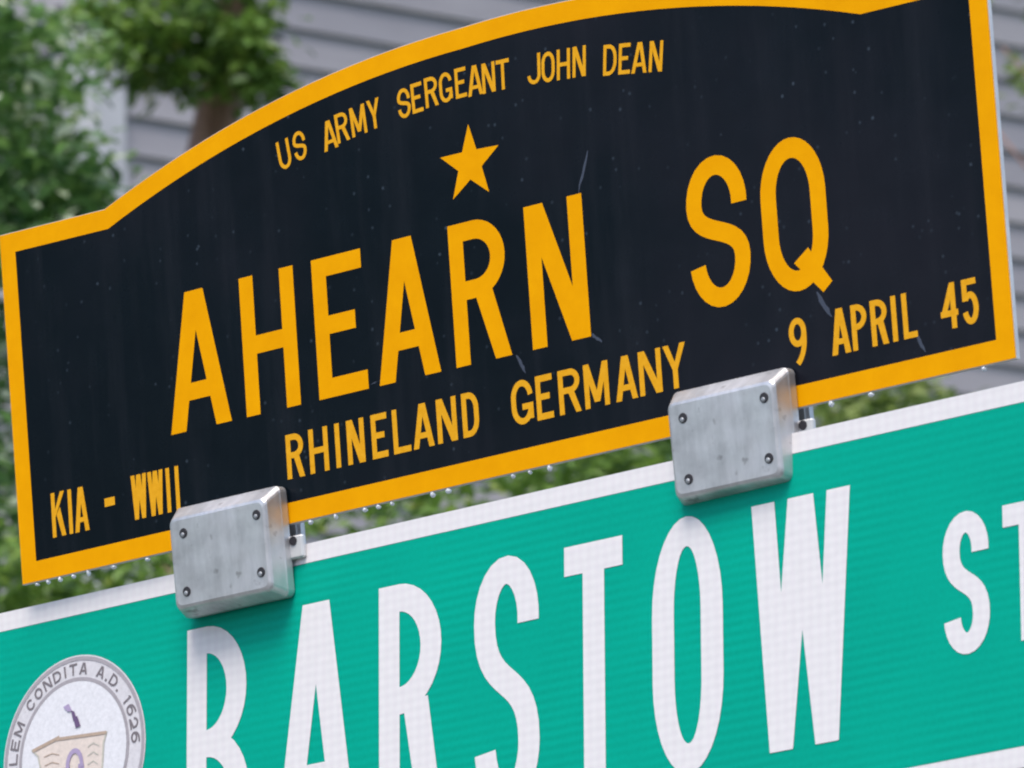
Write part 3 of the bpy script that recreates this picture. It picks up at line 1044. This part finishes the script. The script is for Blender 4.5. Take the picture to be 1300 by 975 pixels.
# curved top line: every letter turned with the arch
top = (('U', 361, 196), ('S', 380.6, 185), ('A', 418.5, 171.5), ('R', 434.5, 161.5), ('M', 455, 153), ('Y', 475, 144.5), ('S', 513, 131), ('E', 529.5, 124), ('R', 547.7, 116.5), ('G', 566, 111),
       ('E', 585, 105), ('A', 603, 102), ('N', 620.5, 98.5), ('T', 638.5, 94.5), ('J', 678, 87.5), ('O', 696, 85), ('H', 715.5, 81.5), ('N', 735.5, 78), ('D', 774.6, 76), ('E', 793, 74.5), ('A', 812, 73.2), ('N', 833, 71.5))
hh = 0.0262
for ch, px, py in top:
    u, v = BLK.uv(px, py)
    ang = math.atan2(v - yC, u - xc)
    rot = (ang - math.pi / 2) * 0.85
    wch = {'M': .0175, 'I': .005, 'A': .0165, 'E': .0125, 'T': .0145}.get(ch, .0145)
    ux, uy = math.cos(rot), math.sin(rot)
    put(ch, u - ux * wch / 2 + uy * hh / 2, v - uy * wch / 2 - ux * hh / 2, wch, hh, 0.0033, ZL, MAT["amber2"], bs, rot)
# star
sp = [BLK.uv(*q) for q in ((594.5, 156), (629.5, 181), (620.5, 247), (578, 256.5), (561, 198.5))]
scx = sum(p[0] for p in sp) / 5
scy = sum(p[1] for p in sp) / 5
srad = sum(math.hypot(p[0] - scx, p[1] - scy) for p in sp) / 5
sang = math.atan2(sp[0][1] - scy, sp[0][0] - scx)
stp = []
for i in range(10):
    a = sang - i * math.pi / 5
    r_ = srad if i % 2 == 0 else srad * 0.40
    stp.append((scx + r_ * math.cos(a), scy + r_ * math.sin(a)))
mesh_obj("star", [(scx, scy, ZL)] + [(p[0], p[1], ZL) for p in stp], [(0, 1 + (i + 1) % 10, 1 + i) for i in range(10)], MAT["amber"], bs)
# scuff marks left on the sheeting
for a_, b_, w_ in (((746, 192), (735, 244), 4), ((752, 424), (764, 434), 6), ((1037, 371), (1056, 403), 7), ((1163, 424), (1175, 448), 5), ((656, 450), (667, 474), 5), ((469, 489), (484, 483), 6)):
    p, q = BLK.uv(*a_), BLK.uv(*b_)
    pq = [(p[0] + (q[0] - p[0]) * k / 6 + random.uniform(-.0006, .0006), p[1] + (q[1] - p[1]) * k / 6 + random.uniform(-.0006, .0006)) for k in range(7)]
    tw = [w_ / 1490 * 1.35 * x for x in (.25, .55, .8, .7, .85, .5, .15)]
    flat("scuff", [[(pq[k][0] - tw[k] / 2, pq[k][1]), (pq[k][0] + tw[k] / 2, pq[k][1]), (pq[k + 1][0] + tw[k + 1] / 2, pq[k + 1][1]), (pq[k + 1][0] - tw[k + 1] / 2, pq[k + 1][1])] for k in range(6)], ZL * .7, MAT["scuff"], bs)

# ------------------------------------------------------------------ cast brackets clamping the two signs together
def bracket(px_face, label):
    """px_face: lower right corner area pixel used for the centre."""
    cu, cv = BLK.uv(*px_face)
    W2, H2 = 0.0615, 0.0485
    m4 = BLK.m4 @ Matrix.Translation((cu, cv, 0.0)) @ Matrix.Rotation(math.radians(2.0), 4, 'X')
    t = empty("sign_bracket", m4)
    tag(t, label, "bracket", "cast brackets joining the two signs")
    # cover: foot prism, then sloping sides to a smaller face
    bm = bmesh.new()
    def loop(il, ir, iyt, iyb, z, r_):
        pts = rrect(-W2 + il, -H2 + iyb, W2 - ir, H2 - iyt, r_, 4)
        return [bm.verts.new((p[0], p[1], z)) for p in pts]
    L = [loop(0, 0, 0, 0, 0.0012, .006), loop(0, 0, 0, 0, 0.009, .006), loop(.0008, .0005, .001, .0006, 0.0105, .006), loop(.0070, .0026, .0105, .0048, 0.0245, .006),
         loop(.0082, .0040, .0120, .0060, 0.0265, .006), loop(.0105, .0062, .0145, .0085, 0.0275, .006)]
    for a, b in zip(L, L[1:]):
        for i in range(len(a)):
            bm.faces.new((a[i], a[(i + 1) % len(a)], b[(i + 1) % len(a)], b[i]))
    bm.faces.new(L[-1])
    bm.faces.new(L[0][::-1])
    bm_obj("cover", bm, MAT["cast"], t)
    # screws: dark counterbore with a domed head set off inside it
    for sx, sy in ((-.038, .022), (.0475, .0235), (-.038, -.029), (.0475, -.0265)):
        sx += random.uniform(-.001, .001)
        bm = bmesh.new()
        bmesh.ops.create_cone(bm, cap_ends=True, segments=18, radius1=.0046, radius2=.0042, depth=.0008, matrix=Matrix.Translation((sx, sy, .0278)))
        s_ = bm_obj("screw", bm, MAT["steel"], t)
        bm = bmesh.new()
        bmesh.ops.create_uvsphere(bm, u_segments=12, v_segments=8, radius=.0023, matrix=Matrix.Translation((sx - .0008, sy - .0015, .0281)) @ Matrix.Diagonal((1, 1, .4, 1)))
        bm_obj("screw_head", bm, MAT["galv"], s_, True)
    # ear with its bolt hole, between the two blades
    ex = W2 - .004
    bm = bmesh.new()
    box_bm(bm, (ex, -.016, -.004), (ex + .0175, .004, .0020))
    bmesh.ops.bevel(bm, geom=bm.edges[:], offset=.0015, segments=1, affect='EDGES')
    e = bm_obj("ear", bm, MAT["alu"], t)
    bm = bmesh.new()
    bmesh.ops.create_cone(bm, cap_ends=True, segments=14, radius1=.0040, radius2=.0040, depth=.001, matrix=Matrix.Translation((ex + .0080, -.0005, .0024)))
    bm_obj("bolt_hole", bm, MAT["steel"], e)
    # rear half behind the blades
    box("back_plate", (-W2, -H2, -.022), (W2, H2, -.0105), MAT["cast"], t, 0.003)
    return t


bracket((303, 702), "cast grey bracket with four screws, nearer the round seal")
bracket((942, 557), "cast grey bracket with four screws, above the letters O and W")

# ------------------------------------------------------------------ water drops along the lower edge of the black sign
dm = None
for px, py in ((46, 741), (60, 740), (75, 734), (92, 731), (111, 727), (143, 719), (186, 710), (393, 663), (425, 655), (462, 646.5), (479, 643), (496.5, 639), (548, 627), (568, 622.5), (650, 604),
               (671.5, 599), (696.5, 593.5), (1054, 512), (1104.6, 500.5), (1248, 468)):
    u, v = BLK.uv(px, py)
    ybot = BL_[1] + (BR_[1] - BL_[1]) * (u - BL_[0]) / (BR_[0] - BL_[0])
    if dm is None:
        bm = bmesh.new()
        bmesh.ops.create_uvsphere(bm, u_segments=12, v_segments=10, radius=0.0024)
        for w_ in bm.verts:
            if w_.co.y > 0:
                w_.co.x *= 1 - .35 * w_.co.y / .0024
            else:
                w_.co.y *= 1.15
        o = bm_obj("water_drop", bm, MAT["water"], None, True)
        dm = o.data
    else:
        o = bpy.data.objects.new("water_drop", dm)
        COL.objects.link(o)
    o.matrix_world = BLK.m4 @ Matrix.Translation((u, ybot - 0.0019, -0.0016)) @ Matrix.Diagonal((random.uniform(.55, 1.35), random.uniform(.5, 1.2), 1, 1))
    tag(o, "tiny bright water drop hanging from the black sign's lower edge", "water drop", "water drops along the black sign's lower edge")

# ------------------------------------------------------------------ the post that carries the green sign, behind it
pc = GRN.m4 @ Vector((GRN.uv(640, 850)[0], yt - 0.03, -0.045))
post = empty("sign_post", loc=(pc.x, pc.y, 0.13))
tag(post, "round galvanised post standing behind the green street sign", "post")
bm = bmesh.new()
tube_bm(bm, [(0, 0, 0), (0, 0, pc.z - .13)], [.03, .03], 20)
bm_obj("pole", bm, MAT["galv"], post, False)
for dz in (.05, .20):
    hub = GRN.m4 @ Vector((GRN.uv(640, 850)[0], yt - 0.03 - dz, -0.004))
    nrm = (M3 @ Vector(GRN.R.col[2])).normalized()
    bm = bmesh.new()
    tube_bm(bm, [hub, hub + nrm * .06], [.012, .012], 8)
    bmesh.ops.translate(bm, verts=bm.verts[:], vec=-Vector((pc.x, pc.y, .13)))
    bm_obj("clamp", bm, MAT["galv"], post)
